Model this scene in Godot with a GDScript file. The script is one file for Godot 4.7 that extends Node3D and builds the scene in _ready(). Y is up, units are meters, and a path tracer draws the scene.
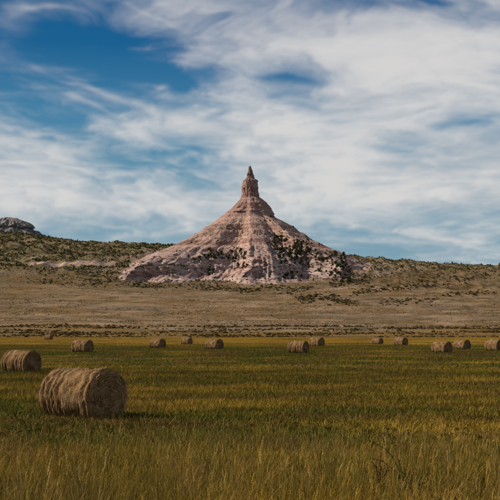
extends Node3D

# ---------------------------------------------------------------- constants of the view
const F := 950.0            # focal length in pixels of the 500 px photograph
const EYE := 2.5            # camera height above the hay field, metres
const HORIZON := 332.0      # pixel row of eye level
const BUTTE_D := 1000.0     # metres to the axis of the butte

var rng := RandomNumberGenerator.new()
var na := FastNoiseLite.new()   # smooth fractal noise
var nb := FastNoiseLite.new()   # a second one
var nr := FastNoiseLite.new()   # ridged
var nc := FastNoiseLite.new()   # cells, for broken blocks
var nf := FastNoiseLite.new()   # single octave
var taken := {}
var butte_base := 0.0
var pitch := 0.0

# ---------------------------------------------------------------- small helpers
func numbered(called: String) -> String:
	var n: int = taken.get(called, 0)
	taken[called] = n + 1
	return called if n == 0 else "%s_%03d" % [called, n]

func tag(o: Node, label: String, category: String, group := "", kind := "") -> void:
	o.set_meta("label", label)
	o.set_meta("category", category)
	if group != "":
		o.set_meta("group", group)
	if kind != "":
		o.set_meta("kind", kind)

func thing(called: String, at := Vector3.ZERO) -> Node3D:
	var o := Node3D.new()
	o.name = numbered(called)
	add_child(o)
	o.position = at
	return o

func part(called: String, mesh: Mesh, mat: Material, parent: Node) -> MeshInstance3D:
	var o := MeshInstance3D.new()
	o.name = called
	o.mesh = mesh
	o.material_override = mat
	parent.add_child(o, true)
	return o

func lerp_table(t: Array, k: float) -> float:
	if k <= t[0][0]:
		return t[0][1]
	for i in range(1, t.size()):
		if k <= t[i][0]:
			var f: float = (k - t[i - 1][0]) / (t[i][0] - t[i - 1][0])
			return lerpf(t[i - 1][1], t[i][1], f)
	return t[t.size() - 1][1]

func sm(a: float, b: float, x: float) -> float:
	return smoothstep(a, b, x)

func ray(u: float, v: float) -> Vector3:
	var c := Vector3((u - 250.0) / F, (250.0 - v) / F, -1.0)
	return c.rotated(Vector3.RIGHT, pitch)

# grid of points to a mesh. polar: rows run down, columns to the right as seen from outside, first column repeated at the end
func grid_mesh(p: PackedVector3Array, c: PackedColorArray, rows: int, cols: int, polar: bool) -> ArrayMesh:
	var n := PackedVector3Array()
	n.resize(p.size())
	for i in rows:
		var i0 := maxi(i - 1, 0)
		var i1 := mini(i + 1, rows - 1)
		for j in cols:
			var j0 := j - 1
			var j1 := j + 1
			if polar:
				if j0 < 0: j0 = cols - 2
				if j1 > cols - 1: j1 = 1
			else:
				j0 = maxi(j0, 0)
				j1 = mini(j1, cols - 1)
			var a := p[i * cols + j1] - p[i * cols + j0]
			var b := p[i1 * cols + j] - p[i0 * cols + j]
			var m := b.cross(a) if polar else a.cross(b)
			n[i * cols + j] = m.normalized() if m.length_squared() > 1e-12 else Vector3.UP
	var ix := PackedInt32Array()
	ix.resize((rows - 1) * (cols - 1) * 6)
	var k := 0
	for i in rows - 1:
		for j in cols - 1:
			var a := i * cols + j
			var b := a + 1
			var d := a + cols
			var e := d + 1
			if polar:
				ix[k] = a; ix[k + 1] = b; ix[k + 2] = e; ix[k + 3] = a; ix[k + 4] = e; ix[k + 5] = d
			else:
				ix[k] = a; ix[k + 1] = d; ix[k + 2] = e; ix[k + 3] = a; ix[k + 4] = e; ix[k + 5] = b
			k += 6
	var arr := []
	arr.resize(Mesh.ARRAY_MAX)
	arr[Mesh.ARRAY_VERTEX] = p
	arr[Mesh.ARRAY_NORMAL] = n
	arr[Mesh.ARRAY_COLOR] = c
	arr[Mesh.ARRAY_INDEX] = ix
	var m := ArrayMesh.new()
	m.add_surface_from_arrays(Mesh.PRIMITIVE_TRIANGLES, arr)
	return m

func mat(rough := 1.0, grain: Texture2D = null, scale := 1.0, bump: Texture2D = null, bump_cm := 0.0) -> StandardMaterial3D:
	var m := StandardMaterial3D.new()
	m.vertex_color_use_as_albedo = true
	m.roughness = rough
	m.metallic_specular = 0.15
	if grain:
		m.albedo_texture = grain
		m.uv1_triplanar = true
		m.uv1_world_triplanar = true
		m.uv1_scale = Vector3(scale, scale, scale)
	if bump:
		m.heightmap_enabled = true
		m.heightmap_texture = bump
		m.heightmap_scale = bump_cm
	return m

func grain_texture(seed_: int, freq: float, lo: float, hi: float, octaves := 5) -> ImageTexture:
	var n := FastNoiseLite.new()
	n.seed = seed_
	n.noise_type = FastNoiseLite.TYPE_SIMPLEX_SMOOTH
	n.fractal_octaves = octaves
	n.fractal_gain = 0.65
	n.frequency = freq
	var im := n.get_seamless_image(512, 512)
	im.convert(Image.FORMAT_L8)
	var data := im.get_data()
	for i in data.size():
		data[i] = int(255.0 * lerpf(lo, hi, smoothstep(0.12, 0.88, data[i] / 255.0)))
	return ImageTexture.create_from_image(Image.create_from_data(512, 512, false, Image.FORMAT_L8, data))

# ---------------------------------------------------------------- sky
const COVER := [
	[.02, .04, .18, .34, .46, .46, .46, .42, .42, .42, .45],
	[.16, .12, .20, .44, .56, .58, .64, .72, .74, .72, .66],
	[.08, .05, .06, .34, .60, .66, .76, .88, .90, .88, .82],
	[.12, .09, .07, .09, .22, .52, .50, .86, .92, .88, .86],
	[.17, .17, .24, .42, .52, .76, .64, .88, .90, .86, .84],
	[.36, .36, .52, .80, .90, .90, .86, .74, .86, .62, .68],
	[.62, .60, .36, .30, .50, .84, .80, .84, .66, .90, .92],
	[.84, .80, .52, .40, .50, .72, .86, .92, .92, .92, .92],
	[.88, .88, .84, .80, .80, .88, .90, .92, .92, .90, .90],
	[.70, .48, .38, .42, .56, .66, .60, .46, .56, .48, .46],
	[.34, .30, .28, .34, .40, .42, .34, .30, .38, .54, .38],
	[.34, .30, .30, .34, .36, .36, .30, .30, .34, .34, .34],
]
# streaks: u, v, half length, half thickness, slope in degrees (down to the right), amount
const STREAKS := [
	[105.0, 99.0, 62.0, 3.2, 14.0, .44], [80.0, 105.0, 34.0, 2.0, 18.0, .22], [152.0, 91.0, 13.0, 2.6, -30.0, .34],
	[30.0, 20.0, 60.0, 3.0, -2.0, .12], [95.0, 44.0, 34.0, 6.0, 4.0, -.22], [115.0, 70.0, 45.0, 8.0, 3.0, -.16],
	[180.0, 85.0, 22.0, 8.0, 5.0, -.34], [285.0, 77.0, 34.0, 4.5, 2.0, -.42], [272.0, 95.0, 28.0, 4.0, -6.0, -.24],
	[135.0, 166.0, 34.0, 8.0, 4.0, -.20], [200.0, 150.0, 40.0, 9.0, 16.0, -.28], [400.0, 152.0, 24.0, 4.0, 6.0, -.36],
	[476.0, 124.0, 34.0, 4.0, -8.0, -.34], [340.0, 123.0, 14.0, 5.0, 0.0, -.26], [330.0, 178.0, 30.0, 3.0, 8.0, -.12],
	[460.0, 240.0, 40.0, 4.0, 3.0, .30], [120.0, 229.0, 60.0, 3.0, 4.0, -.12], [60.0, 222.0, 46.0, 3.0, 2.0, .14],
	[230.0, 55.0, 60.0, 6.0, -6.0, .14], [150.0, 22.0, 40.0, 2.2, 22.0, .16], [420.0, 8.0, 70.0, 5.0, 2.0, -.16],
	[300.0, 120.0, 60.0, 12.0, 8.0, .12], [60.0, 160.0, 60.0, 12.0, -3.0, .12], [345.0, 72.0, 14.0, 5.0, 0.0, -.24],
]

func cover_at(u: float, v: float) -> float:
	var gx := clampf(u / 50.0, 0.0, 9.999)
	var gy := clampf(v / 25.0, 0.0, 10.999)
	var x := int(gx)
	var y := int(gy)
	var fx := gx - x
	var fy := gy - y
	fx = fx * fx * (3.0 - 2.0 * fx)
	fy = fy * fy * (3.0 - 2.0 * fy)
	var d := lerpf(lerpf(COVER[y][x], COVER[y][x + 1], fx), lerpf(COVER[y + 1][x], COVER[y + 1][x + 1], fx), fy)
	for s in STREAKS:
		var dx: float = u - s[0]
		var dy: float = v - s[1]
		if absf(dx) > s[2] * 2.2 or absf(dy) > s[2] * 0.8 + s[3] * 3.0:
			continue
		var a := deg_to_rad(s[4])
		var l := (dx * cos(a) + dy * sin(a)) / float(s[2])
		var t := (-dx * sin(a) + dy * cos(a) + 2.5 * nf.get_noise_2d(u * 2.0, v * 2.0)) / float(s[3])
		d += 0.85 * float(s[5]) * exp(-l * l * 1.3 - t * t * 0.8)
	return d

const AIR := [[0.0, Color(.225, .365, .445)], [5.5, Color(.195, .355, .455)], [9.0, Color(.115, .295, .430)], [13.0, Color(.060, .225, .395)], [17.0, Color(.012, .125, .300)], [24.0, Color(.006, .090, .240)], [90.0, Color(.005, .065, .19)]]

func sky_color(az: float, el: float) -> Color:
	var dir := Vector3(sin(az) * cos(el), sin(el), -cos(az) * cos(el))
	var p := Vector2(dir.x, dir.z) / (maxf(dir.y, 0.0) + 0.16)
	var q := p.rotated(0.30)
	var w1 := na.get_noise_2d(p.x * 60.0 + 310.0, p.y * 60.0)
	var w2 := na.get_noise_2d(p.x * 60.0 - 90.0, p.y * 60.0 + 700.0)
	# lumps, then drawn-out fibres, then a fine fleece
	var fine := nb.get_noise_2d(p.x * 170.0 + w1 * 60.0, p.y * 130.0 + w2 * 60.0)
	var fibre := nr.get_noise_2d(q.x * 150.0 + w2 * 90.0 + 900.0, q.y * 190.0 + w1 * 120.0 + fine * 22.0)
	var fleece := nb.get_noise_2d(q.x * 700.0 + fine * 160.0, q.y * 800.0 + w1 * 200.0)
	var big := na.get_noise_2d(q.x * 26.0 - 400.0 + w2 * 12.0, q.y * 36.0 + 150.0)
	var d := 0.60 + 0.95 * big
	if absf(az) < 1.0 and el < 0.9:
		var u := 250.0 + F * tan(az)
		var v := 250.0 - F * tan(el - pitch)
		u += 18.0 * w1 + 14.0 * fine
		v += 7.0 * w2 + 6.0 * fine
		var out := maxf(maxf(-u, u - 500.0), maxf(-v, 0.0))
		var w := 1.0 - sm(40.0, 330.0, out)
		if w > 0.0:
			d = lerpf(d, cover_at(u, v), w)
	var body := sm(0.20, 0.95, d)
	var thin := sm(-0.20, 0.34, d)
	d += (0.28 * fine + 0.30 * (fibre + 0.05) + 0.22 * fleece) * thin * (1.0 - 0.40 * body)
	var a := sm(0.10, 1.16, d)
	var deg := rad_to_deg(el)
	var air: Color = AIR[AIR.size() - 1][1]
	for i in range(1, AIR.size()):
		if deg <= AIR[i][0]:
			air = AIR[i - 1][1].lerp(AIR[i][1], clampf((deg - AIR[i - 1][0]) / (AIR[i][0] - AIR[i - 1][0]), 0.0, 1.0))
			break
	var tone := clampf(0.58 + 0.7 * fine + 0.35 * fibre + 0.5 * fleece + 0.5 * big, 0.0, 1.0)
	var cloud := Color(.52, .545, .575).lerp(Color(.735, .715, .70), tone)
	return air.lerp(cloud, a * 0.95)

func make_sky() -> ImageTexture:
	var w := 4096
	var h := 2048
	var cw := 1024
	var ch := 512
	var coarse := Image.create(cw, ch, false, Image.FORMAT_RGBF)
	for y in ch / 2 + 2:
		var el := maxf((0.5 - (y + 0.5) / ch) * PI, 0.0)
		for x in cw:
			var az := (x + 0.5) / cw * TAU
			if az > PI: az -= TAU
			coarse.set_pixel(x, y, sky_color(az, el))
	var low := Color(.11, .085, .055)
	coarse.fill_rect(Rect2i(0, ch / 2 + 2, cw, ch / 2 - 2), low)
	coarse.resize(w, h, Image.INTERPOLATE_BILINEAR)
	var half := 300      # columns each side of straight ahead
	var top := 700       # rows: elevation up to 28 degrees
	for y in range(top, h / 2 + 2):
		var el := maxf((0.5 - (y + 0.5) / h) * PI, 0.0)
		var fy := clampf((y - top) / 50.0, 0.0, 1.0)
		for k in range(-half, half):
			var az := (k + 0.5) / w * TAU
			var x := posmod(k, w)
			var f := minf(fy, clampf((half - absf(k)) / 60.0, 0.0, 1.0))
			var c := sky_color(az, el)
			coarse.set_pixel(x, y, c if f >= 1.0 else coarse.get_pixel(x, y).lerp(c, f))
	return ImageTexture.create_from_image(coarse)

# ---------------------------------------------------------------- terrain
const SKYLINE := [[-400.0, 222.0], [-120.0, 230.0], [0.0, 232.0], [40.0, 236.0], [80.0, 242.5], [160.0, 246.5], [250.0, 252.0], [345.0, 260.0], [400.0, 267.5], [450.0, 272.0], [500.0, 276.5], [800.0, 292.0]]

func ground_h(x: float, d: float) -> float:
	if d < 425.0:
		return 0.12 * na.get_noise_2d(x * 2.0, d * 2.0) * sm(20.0, 60.0, d)
	var t := (d - 425.0) / 475.0
	var h := 53.0 * pow(minf(t, 1.0), 1.2)
	if d > 900.0:
		h += (d - 900.0) * 0.07
	var rough := sm(425.0, 560.0, d)
	h += rough * 2.8 * nb.get_noise_2d(x * 0.8 + 50.0, d * 2.0)
	h += rough * 0.5 * na.get_noise_2d(x * 5.0, d * 10.0)
	var hill := sm(840.0, 1000.0, d)
	if d > 880.0:
		var u := 250.0 + x * F / 1300.0
		var top := EYE + (HORIZON - lerp_table(SKYLINE, u)) / F * 1300.0
		var s := clampf((d - 880.0) / 420.0, 0.0, 1.0)
		s = lerpf(s, s * s * (3.0 - 2.0 * s), 0.55)
		h = lerpf(h, top, s)
		if d > 1300.0:
			h -= minf((d - 1300.0) * 0.05, top * 0.45)
	# gullies and spurs running down the slopes
	var g := nr.get_noise_2d(x * 2.2 + 20.0 * na.get_noise_2d(x, d), d * 0.9)
	h += hill * (1.0 - 0.75 * sm(1180.0, 1300.0, d)) * (4.2 * g + 2.6 * na.get_noise_2d(x * 3.0, d * 3.0))
	# low broken ground on the right below the butte
	var broken := sm(10.0, 110.0, x) * sm(690.0, 790.0, d) * (1.0 - sm(960.0, 1080.0, d))
	h += broken * 5.0 * nr.get_noise_2d(x * 1.4 + 300.0, d * 3.2)
	# the pale bank on the left hillside
	var bank := sm(-238.0, -222.0, x) * (1.0 - sm(-162.0, -146.0, x))
	if bank > 0.0:
		var edge := BANK_D + (2.0 * na.get_noise_2d(x * 4.0, 77.0) + 1.6 * nb.get_noise_2d(x * 30.0, 7.0))
		h += bank * (1.5 * sm(edge - 3.0, edge + 3.0, d) - 1.5 * sm(edge + 10.0, edge + 160.0, d))
	return h

const GOLD := Color(.270, .182, .022)
const GREEN := Color(.047, .064, .009)
const BROWN := Color(.105, .060, .024)
const STRAW := Color(.300, .205, .060)
const GOLDNESS := [[336.0, 1.25], [343.0, 1.15], [346.0, .45], [350.0, .20], [356.0, .16], [361.0, .34], [370.0, .44], [377.0, .26], [386.0, .36], [394.0, .66], [403.0, .98], [413.0, .52], [424.0, .30], [432.0, .60], [445.0, .74], [500.0, .72]]

func mix3(a: Color, b: Color, t: float) -> Color:
	return a.lerp(b, clampf(t, 0.0, 1.0))

func field_color(x: float, d: float) -> Color:
	var v := HORIZON + EYE * F / maxf(d, 8.0)
	var g := lerp_table(GOLDNESS, v)
	var far := sm(60.0, 200.0, d)
	g = lerpf(0.40, g, 0.60 + 0.3 * far)
	g += 0.85 * na.get_noise_2d(x * lerpf(7.0, 2.0, far) + 200.0, d * lerpf(16.0, 4.0, far)) + 0.75 * nb.get_noise_2d(x * lerpf(34.0, 8.0, far), d * lerpf(60.0, 12.0, far))
	# greener ground round the bale in front
	g -= 0.28 * (1.0 - sm(4.0, 11.0, Vector2(x + 4.0, (d - 27.0) * 0.7).length()))
	var b := 0.55 + 1.3 * nb.get_noise_2d(x * lerpf(14.0, 3.0, far) - 500.0, d * lerpf(30.0, 6.0, far) + 90.0)
	var c := mix3(GREEN, GOLD, sm(0.08, 0.95, g))
	c = mix3(c, Color(.360, .225, .048), 0.8 * sm(0.75, 1.15, g))
	c = mix3(c, BROWN, 0.75 * sm(0.35, 1.0, b))
	if d > 82.0 and d < 88.0:
		var line := exp(-pow((d - 85.0 - 0.5 * na.get_noise_2d(x * 9.0, 5.0)) / 0.55, 2.0)) * sm(-20.0, -17.0, x) * (1.0 - sm(-7.0, -3.0, x))
		c = mix3(c, Color(.36, .27, .16), line * (0.75 + 0.6 * nb.get_noise_2d(x * 60.0, 1.0)))
	return c

const BARE := [[182.0, 1010.0, 22.0, 16.0], [206.0, 1030.0, 16.0, 10.0], [122.0, 955.0, 14.0, 16.0], [112.0, 930.0, 10.0, 10.0], [78.0, 770.0, 16.0, 6.0], [96.0, 762.0, 12.0, 4.0]]

func ground_color(x: float, d: float, h: float) -> Color:
	if d < 425.0:
		return field_color(x, d)
	var n1 := nb.get_noise_2d(x * 0.5 + 800.0, d * 2.4)
	var n2 := na.get_noise_2d(x * 2.6, d * 6.0 + 300.0)
	var n3 := nb.get_noise_2d(x * 16.0, d * 16.0)
	var tan_ := Color(.270, .182, .102)
	var grey := Color(.205, .150, .100)
	var pale := Color(.360, .265, .180)
	var olive := Color(.095, .080, .036)
	var c := mix3(tan_, grey, 0.5 + 2.0 * n1)
	c = mix3(c, pale, 1.7 * n2 + 1.3 * n3 - 0.05)
	c = mix3(c, olive, -1.3 * n2 + 1.8 * n3 - 0.20)
	c = mix3(c, Color(.180, .112, .040), sm(0.02, 0.30, nb.get_noise_2d(x * 0.9 - 60.0, d * 4.0)) * 0.75)
	# rougher brushy ground towards the foot of the butte
	var brush := sm(720.0, 860.0, d + 120.0 * n1) * sm(-0.12, 0.18, n2 + n3)
	c = mix3(c, Color(.105, .082, .034), 0.7 * brush)
	# edge strip: rank brown weeds
	var strip := (1.0 - sm(455.0, 495.0, d + 40.0 * n1))
	c = mix3(c, mix3(Color(.26, .165, .045), Color(.12, .075, .028), 0.5 + 1.8 * nb.get_noise_2d(x * 1.2, d * 9.0)), strip * 0.85)
	var hill := sm(900.0, 985.0, d + 60.0 * n1)
	var hc := mix3(Color(.235, .180, .098), Color(.105, .098, .034), 0.50 + 1.3 * n2 + 1.3 * n3)
	hc = mix3(hc, Color(.300, .225, .155), 1.0 * n1 + 0.9 * n3 + 0.12)
	c = mix3(c, hc, hill)
	# bare pinkish clay: the bank on the left, scraps on the right and round the foot of the butte
	var bank := sm(-234.0, -222.0, x) * (1.0 - sm(-160.0, -148.0, x)) * exp(-pow((d - BANK_D - (2.0 * na.get_noise_2d(x * 4.0, 77.0) + 1.6 * nb.get_noise_2d(x * 30.0, 7.0))) / 6.0, 2.0))
	c = mix3(c, Color(.54, .40, .37), bank * (0.95 + 2.6 * n3))
	# bare pinkish patches on the far right slope
	for q in BARE:
		var dx: float = (x - q[0]) / q[2]
		var dz: float = (d - q[1]) / q[3]
		var e := dx * dx + dz * dz
		if e < 4.0:
			c = mix3(c, Color(.42, .315, .275), 1.3 * exp(-e) + 1.6 * n3 - 0.25)
	var foot := exp(-pow((Vector2(x, (d - BUTTE_D)).length() - 136.0) / 26.0, 2.0))
	c = mix3(c, Color(.38, .280, .245), foot * (0.45 + 1.8 * n2 + 2.2 * n3))
	return c

func ground_hit(u: float, v: float) -> Vector3:
	var dir := ray(u, v)
	var d := 430.0
	while d < 1300.0:
		var p := Vector3(0, EYE, 0) + dir * (d / -dir.z)
		if p.y < ground_h(p.x, d):
			return p
		d += 1.0
	return Vector3.INF

func make_ground(m: Material) -> void:
	var xs := PackedFloat32Array()
	var zs := PackedFloat32Array()
	var x := -3600.0
	while x < 3600.0:
		xs.append(x)
		var ax := absf(x)
		x += 2.2 if ax < 400.0 else (12.0 if ax < 640.0 else 180.0)
	xs.append(3600.0)
	var d := -120.0
	while d < 6500.0:
		zs.append(d)
		if d < 4.0: d += 8.0
		elif d < 40.0: d += 0.8
		elif d < 110.0: d += 2.0
		elif d < 420.0: d += 6.0
		elif d < 1330.0: d += 2.4
		elif d < 1500.0: d += 15.0
		else: d += 250.0
	zs.append(6500.0)
	var p := PackedVector3Array()
	var c := PackedColorArray()
	p.resize(xs.size() * zs.size())
	c.resize(p.size())
	var k := 0
	for dd in zs:
		for xx in xs:
			var h := ground_h(xx, dd)
			p[k] = Vector3(xx, h, -dd)
			c[k] = ground_color(xx, dd, h)
			k += 1
	var o := part("ground", grid_mesh(p, c, zs.size(), xs.size(), false), m, self)
	o.set_meta("kind", "structure")
	o.set_meta("label", "hay field, dry plain and scrubby hills around the butte")

# ---------------------------------------------------------------- butte
# pixel row, half width to the left, half width to the right
const OUTLINE := [[164.6, .9, .8], [166.0, 1.2, 1.2], [170.0, 1.7, 1.9], [174.0, 2.4, 2.6], [176.8, 2.9, 3.5], [178.0, 3.9, 4.2], [179.2, 6.0, 6.2], [181.0, 6.6, 6.6], [187.0, 7.0, 7.3], [195.0, 8.0, 8.0], [196.5, 8.6, 8.8], [199.0, 10.0, 12.5], [202.0, 12.6, 16.0], [208.0, 18.6, 20.2], [217.0, 29.0, 24.5], [219.0, 31.5, 27.5], [225.0, 40.0, 39.0], [234.0, 52.0, 51.0], [242.0, 66.0, 62.5], [254.0, 86.0, 85.0], [265.0, 104.0, 102.0], [274.0, 113.0, 113.0], [280.0, 121.0, 122.0], [286.0, 130.0, 132.0], [292.0, 142.0, 144.0], [310.0, 176.0, 178.0]]
# plan of the cone: bearing in degrees (0 towards the field, + to the right), how far it stands out as a share of the radius
const PLAN := [[-180.0, .0], [-140.0, .10], [-112.0, -.03], [-90.0, .0], [-66.0, .04], [-42.0, .40], [-15.0, -.18], [-8.0, -.16], [2.0, .17], [11.0, .11], [25.0, -.13], [34.0, .22], [52.0, -.14], [60.0, -.07], [71.0, .13], [90.0, .0], [120.0, .1], [150.0, -.05], [180.0, .0]]

func outline_at(v: float, th: float) -> float:
	for i in range(1, OUTLINE.size()):
		if v <= OUTLINE[i][0] or i == OUTLINE.size() - 1:
			var f := clampf((v - OUTLINE[i - 1][0]) / (OUTLINE[i][0] - OUTLINE[i - 1][0]), 0.0, 1.0)
			var l := lerpf(OUTLINE[i - 1][1], OUTLINE[i][1], f)
			var r := lerpf(OUTLINE[i - 1][2], OUTLINE[i][2], f)
			return lerpf(l, r, 0.5 + 0.5 * sin(th)) * 1.0526
	return 0.0

func butte_r(v: float, th: float) -> float:
	var h := (HORIZON - v) * 1.0526
	var r := outline_at(v, th)
	var cx := sin(th)
	var cz := cos(th)
	if v > 214.0:
		var slope := sm(24.0, 60.0, r)
		var side := 1.0 - 0.75 * absf(cx) * (1.0 - sm(80.0, 135.0, r))   # keep the outline against the sky
		var deg := wrapf(rad_to_deg(th) + 6.0 * na.get_noise_2d(h * 2.4, 40.0) + 5.0 * nb.get_noise_3d(cx * 300.0, h * 2.0, cz * 300.0), -180.0, 180.0)
		var low := sm(240.0, 260.0, v)
		r *= 1.0 + lerp_table(PLAN, deg) * (0.35 + 0.65 * slope) * side * (1.0 - 0.55 * sm(268.0, 290.0, v))
		# the face left of the middle spine ends in a bench
		var face := sm(-46.0, -34.0, deg) * (1.0 - sm(-6.0, 2.0, deg))
		r -= 6.0 * face * sm(230.0, 250.0, v) * (1.0 - sm(250.0, 255.0, v))
		# ribs and rills that widen towards the foot
		var bend := 34.0 * na.get_noise_3d(cx * 200.0, h * 5.0, cz * 200.0)
		var rib := nr.get_noise_3d(cx * 470.0 + bend, h * 0.35, cz * 470.0 - bend)
		r += slope * (0.5 + 9.0 * low * side * (1.0 - 0.3 * sm(274.0, 288.0, v))) * (rib + 0.1)
		r += (0.3 + 2.2 * low) * slope * nr.get_noise_3d(cx * 1500.0 + 77.0 + bend, h * 1.6, cz * 1500.0)
		r += slope * 0.9 * na.get_noise_3d(cx * r * 11.0, h * 14.0, cz * r * 11.0)
		r += 0.8 * nb.get_noise_3d(cx * r * 40.0, h * 50.0, cz * r * 40.0)
		# harder beds stand out as steps
		var bed := fposmod(h / 8.5 + 0.5 * na.get_noise_3d(cx * 200.0, 9.0, cz * 200.0), 1.0)
		r += slope * (4.0 - 3.2 * low) * (bed - 0.5) * clampf(0.5 + 1.4 * na.get_noise_3d(cx * 260.0, h * 2.0, cz * 260.0), 0.0, 1.0)
	elif v > 196.0:
		r *= 1.0 + lerp_table(PLAN, wrapf(rad_to_deg(th), -180.0, 180.0)) * 0.35 * sm(197.0, 206.0, v) * (1.0 - 0.75 * absf(cx)) + 0.05 * nr.get_noise_3d(cx * 330.0, h * 5.0, cz * 330.0) + 0.04 * cos(th * 3.0 + 0.6)
		r += 0.7 * na.get_noise_3d(cx * 60.0, h * 46.0, cz * 60.0) + 1.0 * na.get_noise_3d(cx * 400.0, h * 16.0, cz * 400.0) + 0.3 * nb.get_noise_3d(cx * 900.0, h * 60.0, cz * 900.0)
	else:
		# the spire: squarish, cut by upright cracks and thin ledges
		r *= 1.0 + 0.07 * cos(th * 4.0 + 0.9) + 0.16 * (nr.get_noise_3d(cx * 420.0 + 40.0, h * 1.2, cz * 420.0) - 0.2) + 0.06 * na.get_noise_3d(cx * 90.0, h * 7.0, cz * 90.0)
		r += (0.22 * na.get_noise_2d(h * 60.0, 8.0) + 0.9 * na.get_noise_3d(cx * 260.0, h * 22.0, cz * 260.0) + 0.35 * nb.get_noise_3d(cx * 600.0, h * 70.0, cz * 600.0)) * sm(166.0, 174.0, v)
	if v < 226.0:
		r += 0.75 * nc.get_noise_3d(cx * 420.0, h * 16.0, cz * 420.0) * sm(165.0, 173.0, v) * (1.0 - sm(217.0, 226.0, v))
	return maxf(r, 0.15)

func butte_color(v: float, th: float) -> Color:
	var h := (HORIZON - v) * 1.0526
	var cx := sin(th)
	var cz := cos(th)
	var a := na.get_noise_3d(cx * 420.0, h * 6.0, cz * 420.0)
	var b := nb.get_noise_3d(cx * 2600.0, h * 30.0, cz * 2600.0)
	var bed := nb.get_noise_2d(h * 20.0, 60.0 + 12.0 * a)
	var c := Color(.430, .298, .262)
	c = mix3(c, Color(.285, .168, .152), 0.30 + 2.6 * bed)
	c = mix3(c, Color(.520, .415, .385), 0.9 * sm(246.0, 268.0, v) * (0.50 + 1.1 * a + 0.9 * b))
	if v < 219.0:
		c = mix3(c, Color(.300, .180, .152), 0.45 + 1.2 * bed + 0.5 * b)
	elif v < 256.0:
		c = mix3(c, Color(.500, .350, .280), 0.35 + 1.0 * b - 0.8 * bed)
	# thin scrub, litter and cracks
	c = mix3(c, Color(.075, .060, .034), 0.85 * sm(0.16, 0.30, b + 0.45 * a - 0.03) * sm(216.0, 226.0, v))
	c = mix3(c, Color(.165, .092, .078), 0.7 * sm(0.20, 0.36, -b - 0.3 * a))
	return c

func butte_part(called: String, v0: float, v1: float, rows: int, cols: int, m: Material, parent: Node) -> void:
	var p := PackedVector3Array()
	var c := PackedColorArray()
	p.resize(rows * (cols + 1))
	c.resize(p.size())
	for i in rows:
		var v := lerpf(v0, v1, float(i) / (rows - 1))
		var y := EYE + (HORIZON - v) * 1.0526 - butte_base
		for j in cols + 1:
			var th := TAU * (j % cols) / cols
			var r := butte_r(v, th)
			if called == "spire" and i == 0:
				r = 0.02
			var off := 1.1 * na.get_noise_2d(y * 5.0, 33.0) * sm(216.0, 180.0, v) * sm(164.0, 168.0, v)
			p[i * (cols + 1) + j] = Vector3(sin(th) * r + off, y, cos(th) * r)
			c[i * (cols + 1) + j] = butte_color(v, th)
	part(called, grid_mesh(p, c, rows, cols + 1, true), m, parent)

func butte_hit(u: float, v: float) -> Vector3:
	var dir := ray(u, v)
	var d := 820.0
	while d < 1060.0:
		var p := Vector3(0, EYE, 0) + dir * (d / -dir.z)
		var q := Vector2(p.x, p.z + BUTTE_D)
		var vv := HORIZON - (p.y - EYE) / 1.0526
		if q.length() < butte_r(vv, atan2(q.x, q.y)):
			return p
		if p.y < ground_h(p.x, d):
			return p
		d += 0.5
	return Vector3.INF

# ---------------------------------------------------------------- vegetation meshes
func strip_blade(st: SurfaceTool, root: Vector3, dir: Vector3, side: Vector3, length: float, width: float, bend: float, col: Color, segs := 3) -> void:
	var pts := []
	var p := root
	var d := dir
	for i in segs + 1:
		pts.append(p)
		d = (d + Vector3(dir.x, -0.15, dir.z) * bend).normalized()
		p += d * length / segs
	st.set_color(col)
	for i in segs:
		var w0 := width * (1.0 - float(i) / segs) * 0.5 + width * 0.08
		var w1 := width * (1.0 - float(i + 1) / segs) * 0.5
		var a: Vector3 = pts[i] - side * w0
		var b: Vector3 = pts[i] + side * w0
		var c: Vector3 = pts[i + 1] + side * w1
		var e: Vector3 = pts[i + 1] - side * w1
		st.add_vertex(a); st.add_vertex(e); st.add_vertex(b)
		if i < segs - 1:
			st.add_vertex(b); st.add_vertex(e); st.add_vertex(c)

func tuft_mesh(blades: int, radius: float, width: float, bend: float, heads: bool, seed_: int) -> ArrayMesh:
	rng.seed = seed_
	var st := SurfaceTool.new()
	st.begin(Mesh.PRIMITIVE_TRIANGLES)
	for i in blades:
		var a := rng.randf() * TAU
		var r := radius * sqrt(rng.randf())
		var lean := rng.randf_range(0.05, 0.95)
		var la := a + rng.randf_range(-1.4, 1.4)
		var dir := Vector3(cos(la) * lean, 1.0, sin(la) * lean).normalized()
		var side := Vector3(-sin(la + rng.randf_range(-.8, .8)), 0, cos(la)).normalized()
		var k := rng.randf_range(0.62, 1.35)
		var col := Color(k, k * rng.randf_range(0.92, 1.06), k * rng.randf_range(0.75, 1.2))
		var len_ := rng.randf_range(0.45, 1.05)
		strip_blade(st, Vector3(cos(a) * r, -0.04, sin(a) * r), dir, side, len_, width * rng.randf_range(0.7, 1.3), bend * rng.randf_range(0.3, 1.5), col)
		if heads and i % 3 == 0:
			# a thin stalk with a feathery seed head
			var hl := rng.randf_range(0.9, 1.3)
			var tip := Vector3(cos(a) * r, 0, sin(a) * r) + dir * hl
			strip_blade(st, Vector3(cos(a) * r, -0.04, sin(a) * r), dir, side, hl, width * 0.5, 0.03, col, 2)
			for q in 5:
				var sd := (dir + Vector3(rng.randf_range(-.5, .5), rng.randf_range(-.2, .4), rng.randf_range(-.5, .5))).normalized()
				strip_blade(st, tip - dir * (0.03 + 0.045 * q), sd, side, 0.07, width * 0.9, 0.0, Color(k * 1.15, k * 1.05, k), 2)
	st.generate_normals()
	return st.commit()

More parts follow.
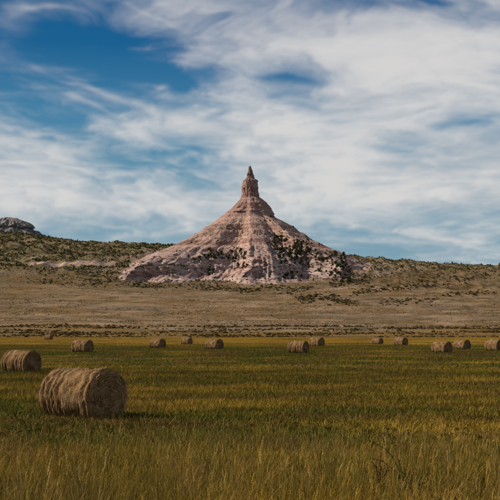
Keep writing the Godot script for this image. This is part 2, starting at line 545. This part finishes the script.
# a clump of small leaf faces spread through a lumpy crown
func crown_mesh(leaves: int, seed_: int, leaf: float, flat: float, lobes: int, tall := 1.0) -> ArrayMesh:
	rng.seed = seed_
	var st := SurfaceTool.new()
	st.begin(Mesh.PRIMITIVE_TRIANGLES)
	var cs := []
	for i in lobes:
		var a := rng.randf() * TAU
		var y := rng.randf()
		var rr := rng.randf_range(0.15, 0.5) * (1.1 - 0.6 * y)
		cs.append([Vector3(cos(a) * rr, (0.18 + 0.66 * y) * flat * tall, sin(a) * rr), rng.randf_range(0.16, 0.34)])
	for i in leaves:
		var c: Array = cs[rng.randi() % lobes]
		var n := Vector3(rng.randfn(), rng.randfn() * flat, rng.randfn()).normalized()
		var rad: float = c[1] * pow(rng.randf(), 0.4)
		var p: Vector3 = c[0] + n * rad
		p.y = maxf(p.y, 0.0)
		var t := n.cross(Vector3(rng.randfn(), rng.randfn(), rng.randfn())).normalized()
		var b := (n + Vector3(rng.randfn(), rng.randfn(), rng.randfn()) * 0.5).cross(t).normalized()
		var s := leaf * rng.randf_range(0.6, 1.5)
		var k := rng.randf_range(0.6, 1.4)
		st.set_color(Color(k * rng.randf_range(.9, 1.2), k, k * rng.randf_range(.8, 1.1)))
		st.add_vertex(p - t * s * 0.5); st.add_vertex(p + b * s); st.add_vertex(p + t * s * 0.5)
	st.generate_normals()
	return st.commit()

func tube(st: SurfaceTool, pts: Array, r0: float, r1: float, col: Color, sides := 5) -> void:
	st.set_color(col)
	for i in pts.size() - 1:
		var a: Vector3 = pts[i]
		var b: Vector3 = pts[i + 1]
		var d := (b - a).normalized()
		var x := d.cross(Vector3(0.31, 0.2, 0.93)).normalized()
		var y := x.cross(d)
		var ra := lerpf(r0, r1, float(i) / (pts.size() - 1))
		var rb := lerpf(r0, r1, float(i + 1) / (pts.size() - 1))
		for k in sides:
			var t0 := TAU * k / sides
			var t1 := TAU * (k + 1) / sides
			var u0 := x * cos(t0) + y * sin(t0)
			var u1 := x * cos(t1) + y * sin(t1)
			st.add_vertex(a + u0 * ra); st.add_vertex(b + u0 * rb); st.add_vertex(b + u1 * rb)
			st.add_vertex(a + u0 * ra); st.add_vertex(b + u1 * rb); st.add_vertex(a + u1 * ra)

func scatter(called: String, mesh: Mesh, m: Material, places: Array, label: String, category: String) -> void:
	var mm := MultiMesh.new()
	mm.transform_format = MultiMesh.TRANSFORM_3D
	mm.use_colors = true
	mm.mesh = mesh
	mm.instance_count = places.size()
	for i in places.size():
		var q: Array = places[i]
		var sc: Vector3 = q[1]
		var b := Basis(Vector3.UP, q[2]).scaled_local(sc)
		mm.set_instance_transform(i, Transform3D(b, q[0]))
		mm.set_instance_color(i, q[3])
	var o := MultiMeshInstance3D.new()
	o.name = called
	o.multimesh = mm
	o.material_override = m
	add_child(o, true)
	tag(o, label, category, "", "stuff")

func vary(c: Color, amount: float) -> Color:
	var k := 1.0 + rng.randf_range(-amount, amount)
	return Color(c.r * k * (1.0 + rng.randf_range(-.08, .08)), c.g * k, c.b * k * (1.0 + rng.randf_range(-.15, .15)))

# points spread evenly over the wedge of ground between two distances
func wedge(d0: float, d1: float, per_m2: float, wide := 1.3) -> Array:
	var out := []
	var area := F_HALF * wide * (d1 * d1 - d0 * d0) + 8.0 * (d1 - d0)
	for i in int(area * per_m2):
		var d := sqrt(lerpf(d0 * d0, d1 * d1, rng.randf()))
		out.append(Vector2(rng.randf_range(-1.0, 1.0) * (d * F_HALF * wide + 4.0), d))
	return out
const F_HALF := 0.2632
const BANK_D := 978.0

# ---------------------------------------------------------------- hay bales
const BALE_R := 0.78
const BALE_L := 2.02

func bale_radius(x: float, th: float, s: float) -> float:
	var k := (x / BALE_L + 0.5) * 6.2 + 0.55 * sin(x * 4.0 + s * 2.0) + 0.7 * na.get_noise_3d(cos(th) * 70.0, sin(th) * 70.0, s * 50.0)
	var groove := pow(absf(cos(k * PI)), 5.0)
	var r := BALE_R - 0.068 * groove
	r += 0.07 * na.get_noise_3d(x * 70.0 + s * 100.0, cos(th) * 80.0, sin(th) * 80.0)
	r += 0.022 * nb.get_noise_3d(x * 420.0, cos(th) * 200.0 + s * 40.0, sin(th) * 200.0)
	var e := absf(x) - (BALE_L * 0.5 - 0.09)
	if e > 0.0:
		r -= 0.07 * pow(e / 0.09, 2.0)
	return r

func bale_point(x: float, th: float, r: float) -> Vector3:
	# th = 0 at the top, growing towards +z; slumped a little where it rests
	var y := r * cos(th)
	var z := r * sin(th)
	if y < -BALE_R * 0.84:
		y = -BALE_R * 0.84 + (y + BALE_R * 0.84) * 0.35
	var sag := 1.0 + 0.035 * (1.0 - y / BALE_R) * 0.5
	return Vector3(x, y + BALE_R * 0.895, z * sag)

func hay_color(k: float) -> Color:
	var c := mix3(Color(.150, .078, .032), Color(.450, .300, .150), k)
	return c

func make_bale(straws: int, around: int, along: int, s: float, m: Dictionary) -> Node3D:
	var root := Node3D.new()
	var p := PackedVector3Array()
	var c := PackedColorArray()
	for i in along + 1:
		# rows run along -x so that columns (th growing) and rows give outward faces
		var x := lerpf(BALE_L * 0.5, -BALE_L * 0.5, float(i) / along)
		for j in around + 1:
			var th := -TAU * (j % around) / around
			var r := bale_radius(x, th, s)
			p.append(bale_point(x, th, r))
			c.append(hay_color(0.5 + 1.2 * nb.get_noise_3d(x * 260.0, cos(th) * 120.0, sin(th) * 120.0 + s * 30.0)))
	part("roll", grid_mesh(p, c, along + 1, around + 1, true), m.hay, root)
	for e in [1.0, -1.0]:
		p = PackedVector3Array()
		c = PackedColorArray()
		var rings := 18
		for i in rings + 1:
			var f := float(i) / rings
			for j in around + 1:
				var th: float = -TAU * (j % around) / around * e
				var rim := bale_radius(e * BALE_L * 0.5, th, s)
				var r := rim * f
				var spiral := fposmod(f * 11.0 + th / TAU, 1.0)
				var x: float = BALE_L * 0.5 + (0.035 * (1.0 - f * f) + (0.022 * spiral + 0.03 * nb.get_noise_3d(cos(th) * r * 300.0, sin(th) * r * 300.0, s * 40.0 + e * 9.0)) * (1.0 if i < rings else 0.0))
				p.append(bale_point(x * e, th, r))
				c.append(hay_color(0.30 + 1.1 * nb.get_noise_3d(cos(th) * r * 160.0, sin(th) * r * 160.0, s * 20.0) + 0.25 * (spiral - 0.5)))
		part("cut_end", grid_mesh(p, c, rings + 1, around + 1, true), m.hay, root)
	# loose straw standing off the surface
	rng.seed = int(s * 1000.0) + 5
	var st := SurfaceTool.new()
	st.begin(Mesh.PRIMITIVE_TRIANGLES)
	for i in straws:
		var at: Vector3
		var nrm: Vector3
		var tan_: Vector3
		var cross: Vector3
		var th := rng.randf() * TAU
		var x: float
		if rng.randf() < 0.62:
			x = rng.randf_range(-0.5, 0.5) * BALE_L
			at = bale_point(x, th, bale_radius(x, th, s) + 0.004)
			nrm = Vector3(0, cos(th), sin(th))
			tan_ = Vector3(0, -sin(th), cos(th))
			cross = Vector3.RIGHT
		else:
			var e := 1.0 if rng.randf() < 0.6 else -1.0
			var r := BALE_R * sqrt(rng.randf()) * 0.97
			at = bale_point(e * (BALE_L * 0.5 + 0.035 * (1.0 - r * r / (BALE_R * BALE_R)) + 0.02), th, r)
			nrm = Vector3(e, 0, 0)
			tan_ = Vector3(0, -sin(th), cos(th))
			cross = Vector3(0, cos(th), sin(th))
		if at.y < 0.03:
			continue
		var a := rng.randfn() * 0.33
		var dir := (tan_ * cos(a) + cross * sin(a) + nrm * absf(rng.randfn()) * 0.16).normalized()
		if rng.randf() < 0.5:
			dir = (dir - 2.0 * dir.dot(tan_) * tan_).normalized()
		var side := dir.cross(nrm).normalized()
		strip_blade(st, at - nrm * 0.01, dir, side, rng.randf_range(0.06, 0.24), rng.randf_range(0.004, 0.010), 0.03, hay_color(rng.randf_range(-0.3, 1.2)), 2)
	st.generate_normals()
	var o := part("loose_straw", st.commit(), m.blade, root)
	o.set_meta("kind", "stuff")
	return root

# centre column, bottom row, bearing of the visible end to the line of sight, size, label
const BALES := [
	[84.5, 420.0, 44.0, 0.97, "largest round hay bale, rough and deeply grooved, by the tall dry grass"],
	[23.0, 374.5, 43.0, 0.92, "round hay bale beside the pale track, next after the largest bale"],
	[83.5, 353.0, 46.0, 1.06, "hay bale alone beyond the pale track, nearest to the tiny farthest bale"],
	[158.0, 348.3, 47.0, 1.02, "hay bale on gold stubble, on the outcrop's side of a small far bale"],
	[187.0, 344.6, 46.0, 0.95, "small far hay bale between two larger bales on the stubble"],
	[214.5, 350.0, 46.0, 1.02, "hay bale on gold stubble, on the spire's side of a small far bale"],
	[298.0, 354.2, 60.0, 0.98, "long side-on hay bale overlapping a farther bale, below the butte"],
	[316.5, 347.2, 45.0, 1.05, "hay bale half behind the long side-on bale, below the butte"],
	[377.0, 344.4, 50.0, 0.90, "small dark hay bale beside a slightly larger one, on gold stubble"],
	[400.0, 346.2, 48.0, 1.02, "slightly larger hay bale beside the small dark bale, on gold stubble"],
	[441.0, 353.2, 47.0, 0.97, "nearer hay bale of the overlapping pair below the low hills"],
	[461.0, 350.0, 47.0, 0.95, "farther hay bale of the overlapping pair below the low hills"],
	[493.5, 351.2, 46.0, 1.03, "hay bale just past the overlapping pair, last of the row"],
	[49.5, 340.2, 46.0, 1.05, "tiny farthest hay bale, at the weedy edge of the field"],
]

func place_bales(m: Dictionary) -> void:
	var near := make_bale(9000, 120, 60, 1.0, m)
	var far_a := make_bale(2600, 64, 36, 2.0, m)
	var far_b := make_bale(2600, 64, 36, 3.0, m)
	var far_c := make_bale(2600, 64, 36, 4.0, m)
	for i in BALES.size():
		var b: Array = BALES[i]
		var d: float = EYE * F / (b[1] - HORIZON)
		var o: Node3D
		if i == 0: o = near
		elif i == 1: o = far_a
		elif i == 2: o = far_b
		elif i == 3: o = far_c
		else: o = [far_a, far_b, far_c][i % 3].duplicate()
		o.name = numbered("hay_bale")
		add_child(o)
		var x: float = (b[0] - 250.0) / F * d
		o.scale = Vector3.ONE * b[3] * 1.04
		var mid := d + 0.55
		o.position = Vector3(x * mid / d, ground_h(x, mid) - 0.02, -mid)
		o.rotation.y = deg_to_rad(b[2] - 90.0) - atan2(x, d)
		tag(o, b[4], "hay bale", "round hay bales scattered over the field")

# ---------------------------------------------------------------- weeds in front
func weed(called: String, at: Vector3, stems: Array, col: Color, leaf_col: Color, m: Material, label: String, seed_: int) -> void:
	rng.seed = seed_
	var root := thing(called, at)
	tag(root, label, "weed")
	for s in stems:
		# s: lean x, lean z, height, curl
		var st := SurfaceTool.new()
		st.begin(Mesh.PRIMITIVE_TRIANGLES)
		var pts := []
		for i in 9:
			var f := i / 8.0
			pts.append(Vector3(s[0] * f * f + 0.02 * rng.randfn() * f, s[2] * (f - s[3] * f * f * f), s[1] * f))
		tube(st, pts, 0.008, 0.003, col)
		st.generate_normals()
		var stem := part("stem", st.commit(), m, root)
		st = SurfaceTool.new()
		st.begin(Mesh.PRIMITIVE_TRIANGLES)
		for i in 150:
			var k := 1 + rng.randi() % 7
			var p: Vector3 = pts[k].lerp(pts[k + 1], rng.randf())
			var a := rng.randf() * TAU
			var dir := Vector3(cos(a), rng.randf_range(0.1, 1.1), sin(a)).normalized()
			strip_blade(st, p, dir, dir.cross(Vector3.UP).normalized(), rng.randf_range(0.05, 0.13), rng.randf_range(0.006, 0.013), 0.12, vary(leaf_col, 0.4))
		st.generate_normals()
		var leaves := part("leaves", st.commit(), m, stem)
		leaves.set_meta("kind", "stuff")

# ---------------------------------------------------------------- the scene
func _ready() -> void:
	pitch = atan((HORIZON - 250.0) / F)
	for n in [na, nb, nf]:
		n.noise_type = FastNoiseLite.TYPE_SIMPLEX_SMOOTH
		n.frequency = 0.01
	na.seed = 11; na.fractal_octaves = 4
	nb.seed = 23; nb.fractal_octaves = 5; nb.fractal_gain = 0.58
	nc.seed = 61; nc.noise_type = FastNoiseLite.TYPE_CELLULAR; nc.frequency = 0.01; nc.cellular_return_type = FastNoiseLite.RETURN_CELL_VALUE; nc.fractal_type = FastNoiseLite.FRACTAL_NONE
	nf.seed = 5; nf.fractal_type = FastNoiseLite.FRACTAL_NONE
	nr.seed = 37; nr.noise_type = FastNoiseLite.TYPE_SIMPLEX_SMOOTH; nr.frequency = 0.01
	nr.fractal_type = FastNoiseLite.FRACTAL_RIDGED; nr.fractal_octaves = 4

	var cam := Camera3D.new()
	cam.name = "camera"
	cam.fov = rad_to_deg(2.0 * atan(250.0 / F))
	cam.near = 0.1
	cam.far = 9000.0
	add_child(cam)
	cam.position = Vector3(0, EYE, 0)
	cam.rotation.x = pitch
	cam.current = true

	var env := Environment.new()
	env.background_mode = Environment.BG_SKY
	var sky := Sky.new()
	var pano := PanoramaSkyMaterial.new()
	pano.panorama = make_sky()
	pano.energy_multiplier = 0.68
	sky.sky_material = pano
	env.sky = sky
	env.tonemap_mode = Environment.TONE_MAPPER_LINEAR
	env.tonemap_exposure = 1.4
	env.sdfgi_enabled = true
	env.ssao_enabled = true
	env.ssil_enabled = true
	var we := WorldEnvironment.new()
	we.name = "world_environment"
	we.environment = env
	add_child(we)

	var sun := DirectionalLight3D.new()
	sun.name = "sun"
	sun.light_energy = 1.6
	sun.light_color = Color(1.0, 0.93, 0.84)
	sun.light_angular_distance = 0.5
	sun.shadow_enabled = true
	add_child(sun)
	# on the left, level with the butte's front
	var to_sun := Vector3(-0.98, 0.76, -0.06).normalized()
	sun.look_at_from_position(Vector3.ZERO, -to_sun, Vector3.UP)

	# materials
	var grain_a := grain_texture(3, 0.02, 0.55, 1.0)
	var grain_b := grain_texture(9, 0.035, 0.45, 1.0, 6)
	var m_ground := mat(1.0, grain_a, 0.12, grain_b, 8.0)
	var grain_c := grain_texture(15, 0.04, 0.70, 1.0, 6)
	var m_rock := mat(1.0, grain_c, 0.06, grain_a, 22.0)
	var m_hay := mat(1.0, grain_b, 1.6, grain_b, 2.5)
	var m_blade := mat(0.9)
	var m_grass := mat(0.9)
	m_grass.backlight_enabled = true
	m_grass.backlight = Color(.62, .62, .50)
	var m_leaf := mat(0.95)
	var M := {"hay": m_hay, "blade": m_blade}

	make_ground(m_ground)

	# ---- the butte
	butte_base = ground_h(0.0, BUTTE_D)
	var butte := thing("rock_butte", Vector3(0, butte_base, -BUTTE_D))
	tag(butte, "pink clay butte with a tall rock spire on its cone", "rock formation")
	butte_part("spire", 164.6, 196.5, 70, 120, m_rock, butte)
	butte_part("pedestal", 196.5, 217.5, 50, 200, m_rock, butte)
	butte_part("cone_slope", 217.5, 306.0, 190, 900, m_rock, butte)

	place_bales(M)
	make_outcrop(m_rock)
	make_plants(m_grass, m_leaf)

func make_outcrop(m: Material) -> void:
	var at := Vector3(-330.0, ground_h(-330.0, 1290.0) - 4.5, -1290.0)
	var o := thing("rock_outcrop", at)
	tag(o, "grey caprock outcrop with an overhanging ledge, crowning the left hill", "rock formation")
	var parts := [
		["ledge", [[9.5, 24.0], [8.5, 33.0], [5.5, 40.0], [2.0, 47.0], [-4.0, 58.0]]],
		["cap_rock", [[25.0, .1], [24.4, 7.0], [22.4, 15.0], [19.2, 23.0], [15.6, 30.0], [12.5, 34.0], [10.5, 33.5], [9.5, 31.0], [7.0, 30.0], [4.0, 31.0]]],
	]
	for q in parts:
		var rows := 44
		var cols := 220
		var p := PackedVector3Array()
		var c := PackedColorArray()
		var tab: Array = q[1]
		for i in rows:
			var f := float(i) / (rows - 1) * (tab.size() - 1)
			var k := mini(int(f), tab.size() - 2)
			var h := lerpf(tab[k][0], tab[k + 1][0], f - k)
			var r := lerpf(tab[k][1], tab[k + 1][1], f - k)
			for j in cols + 1:
				var th := TAU * (j % cols) / cols
				var s := sin(th)
				var z := cos(th)
				var rr := r * (1.0 + 0.20 * nr.get_noise_3d(s * 260.0, h * 4.0, z * 260.0) + 0.16 * na.get_noise_3d(s * 140.0, h * 8.0 + 90.0, z * 140.0)) 
				rr += 1.1 * na.get_noise_2d(h * 70.0, 12.0) * minf(1.0, r / 20.0)
				var hh := h + 3.0 * na.get_noise_3d(s * r * 8.0, 6.0, z * r * 8.0) + 1.2 * nb.get_noise_3d(s * r * 30.0, h * 20.0, z * r * 30.0)
				p.append(Vector3(s * rr * 0.88, hh, z * rr * 0.55))
				var n := nb.get_noise_3d(s * 900.0, h * 30.0, z * 900.0)
				c.append(mix3(mix3(Color(.190, .178, .186), Color(.32, .30, .30), 0.35 + 1.6 * n), Color(.11, .095, .085), 0.9 * sm(0.12, 0.35, -n)))
		part(q[0], grid_mesh(p, c, rows, cols + 1, true), m, o)

func make_plants(m_blade: Material, m_leaf: Material) -> void:
	# ---- grass of the field
	var short_a := tuft_mesh(13, 0.16, 0.030, 0.16, false, 1)
	var tall_a := tuft_mesh(15, 0.16, 0.013, 0.26, true, 2)
	var patch := tuft_mesh(34, 0.55, 0.040, 0.14, false, 3)
	rng.seed = 100
	var near := []
	for q in wedge(8.0, 60.0, 62.0):
		var h := 0.16 + 0.10 * rng.randf() + 0.10 * nb.get_noise_2d(q.x * 60.0, q.y * 60.0)
		var c := field_color(q.x, q.y)
		c = mix3(c, [GREEN, GOLD, BROWN, STRAW][rng.randi() % 4], 0.75 * rng.randf() - 0.12)
		if q.y > 30.0 or rng.randf() < 0.8:
			near.append([Vector3(q.x, ground_h(q.x, q.y), -q.y), Vector3(1.0, h, 1.0) * Vector3(rng.randf_range(.7, 1.2), 1.3, rng.randf_range(.7, 1.2)), rng.randf() * TAU, vary(c, 0.3)])
	scatter("field_grass", short_a, m_blade, near, "short green and gold grass of the hay field", "grass")
	var mid := []
	for q in wedge(60.0, 165.0, 11.0):
		mid.append([Vector3(q.x, ground_h(q.x, q.y), -q.y), Vector3(2.0, rng.randf_range(.16, .30), 2.0), rng.randf() * TAU, vary(mix3(field_color(q.x, q.y), [GREEN, GOLD, BROWN][rng.randi() % 3], 0.6 * rng.randf() - 0.1), 0.35)])
	scatter("meadow_grass", short_a, m_blade, mid, "short banded green and brown grass round the middle bales", "grass")
	var far := []
	for q in wedge(165.0, 428.0, 1.3):
		far.append([Vector3(q.x, ground_h(q.x, q.y), -q.y), Vector3(1.8, rng.randf_range(.18, .34), 1.8), rng.randf() * TAU, vary(field_color(q.x, q.y), 0.25)])
	scatter("stubble", patch, m_blade, far, "gold stubble at the far side of the field", "grass")
	# ---- tall dry grass in front
	var tall := []
	for q in wedge(8.0, 27.0, 58.0):
		var n := na.get_noise_2d(q.x * 26.0 + 40.0, q.y * 26.0)
		var keep := sm(24.0, 15.0, q.y + 9.0 * n)
		keep *= 1.0 - 0.9 * sm(0.02, 0.30, nb.get_noise_2d(q.x * 24.0 - 70.0, q.y * 18.0))
		if rng.randf() > keep:
			continue
		var h := lerpf(0.50, 0.27, sm(13.0, 22.0, q.y)) * rng.randf_range(0.55, 1.35)
		var c := mix3(STRAW, GOLD, 0.45 + 1.2 * n)
		c = mix3(c, GREEN, 1.1 * rng.randf() - 0.3 - 1.0 * n)
		c = mix3(c, BROWN, 1.0 * rng.randf() - 0.4)
		tall.append([Vector3(q.x, 0, -q.y), Vector3(h * 1.15, h, h * 1.15), rng.randf() * TAU, vary(c, 0.3)])
	# a few taller stalks that stand out
	for q in wedge(10.5, 21.0, 1.6):
		var h := rng.randf_range(0.6, 0.95) * lerpf(1.0, 0.6, sm(13.0, 21.0, q.y))
		tall.append([Vector3(q.x, 0, -q.y), Vector3(h * 0.8, h, h * 0.8), rng.randf() * TAU, vary(mix3(STRAW, Color(.33, .225, .10), rng.randf()), 0.3)])
	scatter("tall_dry_grass", tall_a, m_blade, tall, "tall dry tan grass with seed heads along the near edge", "grass")

	# ---- low leafy green plants between the grass
	var leafy := crown_mesh(130, 61, 0.22, 0.7, 8)
	var herbs := []
	for q in wedge(9.0, 34.0, 7.0):
		var n := nb.get_noise_2d(q.x * 16.0 + 900.0, q.y * 16.0)
		var here := 0.16 + 0.35 * sm(-1.0, 0.8, q.x) * sm(17.5, 15.0, q.y)
		if n + 0.3 * rng.randf() < 0.42 - here:
			continue
		var s := rng.randf_range(0.09, 0.20) * lerpf(1.0, 0.7, sm(18.0, 30.0, q.y))
		herbs.append([Vector3(q.x, 0, -q.y), Vector3(s * 1.2, s * 1.5, s * 1.2), rng.randf() * TAU, vary(mix3(Color(.058, .074, .012), Color(.075, .060, .018), rng.randf()), 0.4)])
	scatter("leafy_herbs", leafy, m_leaf, herbs, "dark green leafy herbs between the grass tufts", "herbs")

	# ---- weeds: arching dark stems in the tall grass
	weed("dark_weed", Vector3(2.42, 0, -15.3), [[-.50, .05, .96, .18], [-.28, -.1, 1.10, .05], [-.60, .1, .74, .30], [.06, .0, .86, .04]], Color(.085, .066, .026), Color(.085, .080, .022), m_leaf, "dark leafy weed with arching stems, in the tall dry grass", 8)
	weed("reddish_weed", Vector3(2.02, 0, -15.0), [[-.12, .05, .55, .1], [.12, .05, .46, .1], [.0, .05, .62, .0]], Color(.085, .040, .022), Color(.12, .050, .026), m_leaf, "low reddish weed beside the dark leafy weed", 9)

	# ---- rank weeds along the far edge of the field
	var clump := crown_mesh(150, 41, 0.20, 0.8, 7)
	rng.seed = 200
	var edge := []
	for q in wedge(426.0, 500.0, 0.40):
		var n := nb.get_noise_2d(q.x * 1.2 + 30.0, q.y * 7.0)
		if n + 0.2 * rng.randf() < 0.16:
			continue
		var c := mix3(Color(.17, .105, .032), Color(.055, .045, .018), 0.5 + 1.8 * nb.get_noise_2d(q.x * 9.0 + 400.0, q.y * 20.0))
		var s := rng.randf_range(0.25, 0.75) + maxf(0.0, rng.randfn() * 0.2)
		edge.append([Vector3(q.x, ground_h(q.x, q.y) - 0.05, -q.y), Vector3(s * 1.6, s * 1.1, s * 1.6), rng.randf() * TAU, vary(c, 0.3)])
	scatter("edge_weeds", clump, m_leaf, edge, "rank brown weeds in a strip along the field's far edge", "weeds")

	# ---- sage and bunch grass over the plain
	rng.seed = 300
	var sage := []
	for q in wedge(500.0, 960.0, 0.34):
		var n := nb.get_noise_2d(q.x * 1.0 + 90.0, q.y * 3.4)
		if n + 0.35 * rng.randf() < 0.20:
			continue
		var c := mix3(Color(.170, .125, .070), Color(.085, .070, .034), 0.2 + 1.6 * n + 0.3 * rng.randf())
		var s := rng.randf_range(0.18, 0.55)
		sage.append([Vector3(q.x, ground_h(q.x, q.y) - 0.05, -q.y), Vector3(s * 1.3, s * 0.8, s * 1.3), rng.randf() * TAU, vary(c, 0.3)])
	scatter("sagebrush", clump, m_leaf, sage, "low grey-brown sagebrush over the dry plain", "shrubs")

	# ---- dark brush along the washes below the butte: from, to, spread in rows, how many
	var wash := []
	for q in [[284, 291, 312, 288, 1.5, 110], [298, 298, 336, 297, 1.8, 170], [334, 300, 356, 304, 1.4, 110], [352, 293, 402, 287, 2.0, 160], [118, 283, 150, 286, 1.4, 110], [196, 287, 246, 290, 1.6, 160], [402, 284, 470, 280, 2.4, 170], [246, 291, 284, 286, 1.8, 120], [150, 287, 196, 285, 1.8, 100], [330, 284, 372, 280, 2.5, 170], [430, 296, 500, 292, 1.6, 90], [380, 303, 440, 300, 1.6, 80], [20, 281, 110, 284, 1.6, 120]]:
		for i in q[5]:
			var f := rng.randf()
			var at := ground_hit(lerpf(q[0], q[2], f) + rng.randfn() * 3.0, lerpf(q[1], q[3], f) + 2.0 * na.get_noise_2d(f * 300.0, q[0]) + rng.randfn() * q[4])
			if at == Vector3.INF:
				continue
			var s := rng.randf_range(0.4, 1.1) + maxf(0.0, 0.3 * rng.randfn())
			wash.append([at - Vector3(0, 0.05, 0), Vector3(s * 1.7, s, s * 1.7), rng.randf() * TAU, vary(mix3(Color(.050, .046, .020), Color(.105, .080, .032), rng.randf()), 0.35)])
	scatter("wash_brush", clump, m_leaf, wash, "dark brush along the washes at the foot of the butte", "shrubs")

	# ---- scrub and junipers on the hills
	var juniper := crown_mesh(240, 51, 0.17, 1.0, 9, 1.25)
	rng.seed = 400
	var scrub := []
	var trees := []
	for q in wedge(860.0, 1330.0, 0.34):
		if Vector2(q.x, q.y - BUTTE_D).length() < 128.0:
			continue
		var hill := sm(890.0, 960.0, q.y)
		if absf(q.x) < 180.0 or q.x > 60.0: hill = maxf(hill, 0.55)
		var n := nb.get_noise_2d(q.x * 1.8 - 300.0, q.y * 3.0)
		var bank: bool = q.x > -236.0 and q.x < -148.0 and absf(q.y - BANK_D) < 11.0
		if bank or rng.randf() > hill:
			continue
		var y := ground_h(q.x, q.y)
		if n + 0.55 * rng.randf() > 0.22:
			var s := rng.randf_range(0.35, 1.1)
			scrub.append([Vector3(q.x, y - 0.1, -q.y), Vector3(s * 1.5, s, s * 1.5), rng.randf() * TAU, vary(mix3(Color(.150, .125, .046), Color(.066, .070, .024), rng.randf()), 0.35)])
		var dense := 0.17 if q.x < -60.0 else 0.07
		if rng.randf() < dense * (0.7 + 5.0 * n) * lerpf(0.5, 1.0, sm(1290.0, 1200.0, q.y)):
			var s := rng.randf_range(0.4, 1.3) + maxf(0.0, rng.randfn() * 0.5)
			trees.append([Vector3(q.x, y - 0.2, -q.y), Vector3(s * 1.2, s, s * 1.2), rng.randf() * TAU, vary(mix3(Color(.045, .052, .019), Color(.085, .084, .030), rng.randf()), 0.45)])
	scatter("hillside_scrub", clump, m_leaf, scrub, "olive scrub over the hillsides behind the butte", "shrubs")
	scatter("hillside_junipers", juniper, m_leaf, trees, "dark junipers dotting the hills on both sides of the butte", "trees")

	var specks := []
	for i in 2600:
		var u := rng.randf_range(128.0, 372.0)
		var v := rng.randf_range(226.0, 288.0)
		var n := nb.get_noise_2d(u * 8.0, v * 12.0)
		if n + 0.5 * rng.randf() + 0.3 * sm(250.0, 270.0, v) < 0.42:
			continue
		var at := butte_hit(u, v)
		if at == Vector3.INF:
			continue
		var s := rng.randf_range(0.35, 1.0) + maxf(0.0, 0.35 * rng.randfn())
		specks.append([at - Vector3(0, 0.15 * s, 0), Vector3(s * 1.5, s, s * 1.5), rng.randf() * TAU, vary(mix3(Color(.045, .044, .020), Color(.085, .065, .034), rng.randf()), 0.35)])
	for i in 900:
		var f := rng.randf()
		var u := lerpf(270.0, 350.0, f) + rng.randfn() * 6.0
		var v := lerpf(240.0, 272.0, f) + rng.randfn() * 7.0
		if nb.get_noise_2d(u * 11.0 + 50.0, v * 14.0) < 0.02 or v < 232.0:
			continue
		var at := butte_hit(u, v)
		if at == Vector3.INF:
			continue
		var s := rng.randf_range(0.5, 1.5)
		specks.append([at - Vector3(0, 0.2 * s, 0), Vector3(s * 1.7, s, s * 1.7), rng.randf() * TAU, vary(mix3(Color(.046, .054, .022), Color(.085, .078, .032), rng.randf()), 0.35)])
	scatter("butte_scrub", clump, m_leaf, specks, "sparse dark scrub specking the lower slopes of the butte", "shrubs")

	# ---- junipers that grow on the butte itself
	var spots := [[205, 247, 250, 259, 44], [234, 247, 258, 268, 9], [272, 286, 237, 250, 34], [278, 302, 247, 264, 48], [292, 320, 240, 253, 34], [318, 346, 252, 262, 26], [334, 352, 262, 282, 28], [207, 214, 270, 277, 8], [282, 302, 272, 279, 14], [246, 288, 217, 222, 18], [186, 206, 254, 260, 8], [318, 336, 264, 278, 10]]
	var st := SurfaceTool.new()
	st.begin(Mesh.PRIMITIVE_TRIANGLES)
	tube(st, [Vector3(0, -0.2, 0), Vector3(0.03, 0.12, 0.02), Vector3(-0.02, 0.5, 0.0)], 0.05, 0.02, Color(.07, .05, .035))
	st.generate_normals()
	var trunk := st.commit()
	rng.seed = 500
	var proto: Node3D = null
	for q in spots:
		for i in q[4]:
			var at := butte_hit(rng.randf_range(q[0], q[1]), rng.randf_range(q[2], q[3]))
			var s := rng.randf_range(1.3, 3.3) if q[2] != 217 else rng.randf_range(0.8, 1.7)
			var turn := rng.randf() * TAU
			if at == Vector3.INF:
				continue
			var o: Node3D
			if proto == null:
				proto = Node3D.new()
				part("trunk", trunk, m_leaf, proto)
				part("crown", juniper_colored(juniper, Color(.046, .054, .022)), m_leaf, proto)
				o = proto
			else:
				o = proto.duplicate()
			o.name = numbered("juniper_tree")
			add_child(o)
			o.position = at - Vector3(0, 0.25 * s, 0)
			o.rotation.y = turn
			o.scale = Vector3(s * 1.25, s, s * 1.25)
			tag(o, "small dark juniper growing on the pink slopes of the butte", "tree", "junipers on the butte")

func juniper_colored(src: ArrayMesh, c: Color) -> ArrayMesh:
	var arr := src.surface_get_arrays(0)
	var cols: PackedColorArray = arr[Mesh.ARRAY_COLOR]
	for i in cols.size():
		cols[i] = Color(cols[i].r * c.r, cols[i].g * c.g, cols[i].b * c.b)
	arr[Mesh.ARRAY_COLOR] = cols
	var m := ArrayMesh.new()
	m.add_surface_from_arrays(Mesh.PRIMITIVE_TRIANGLES, arr)
	return m
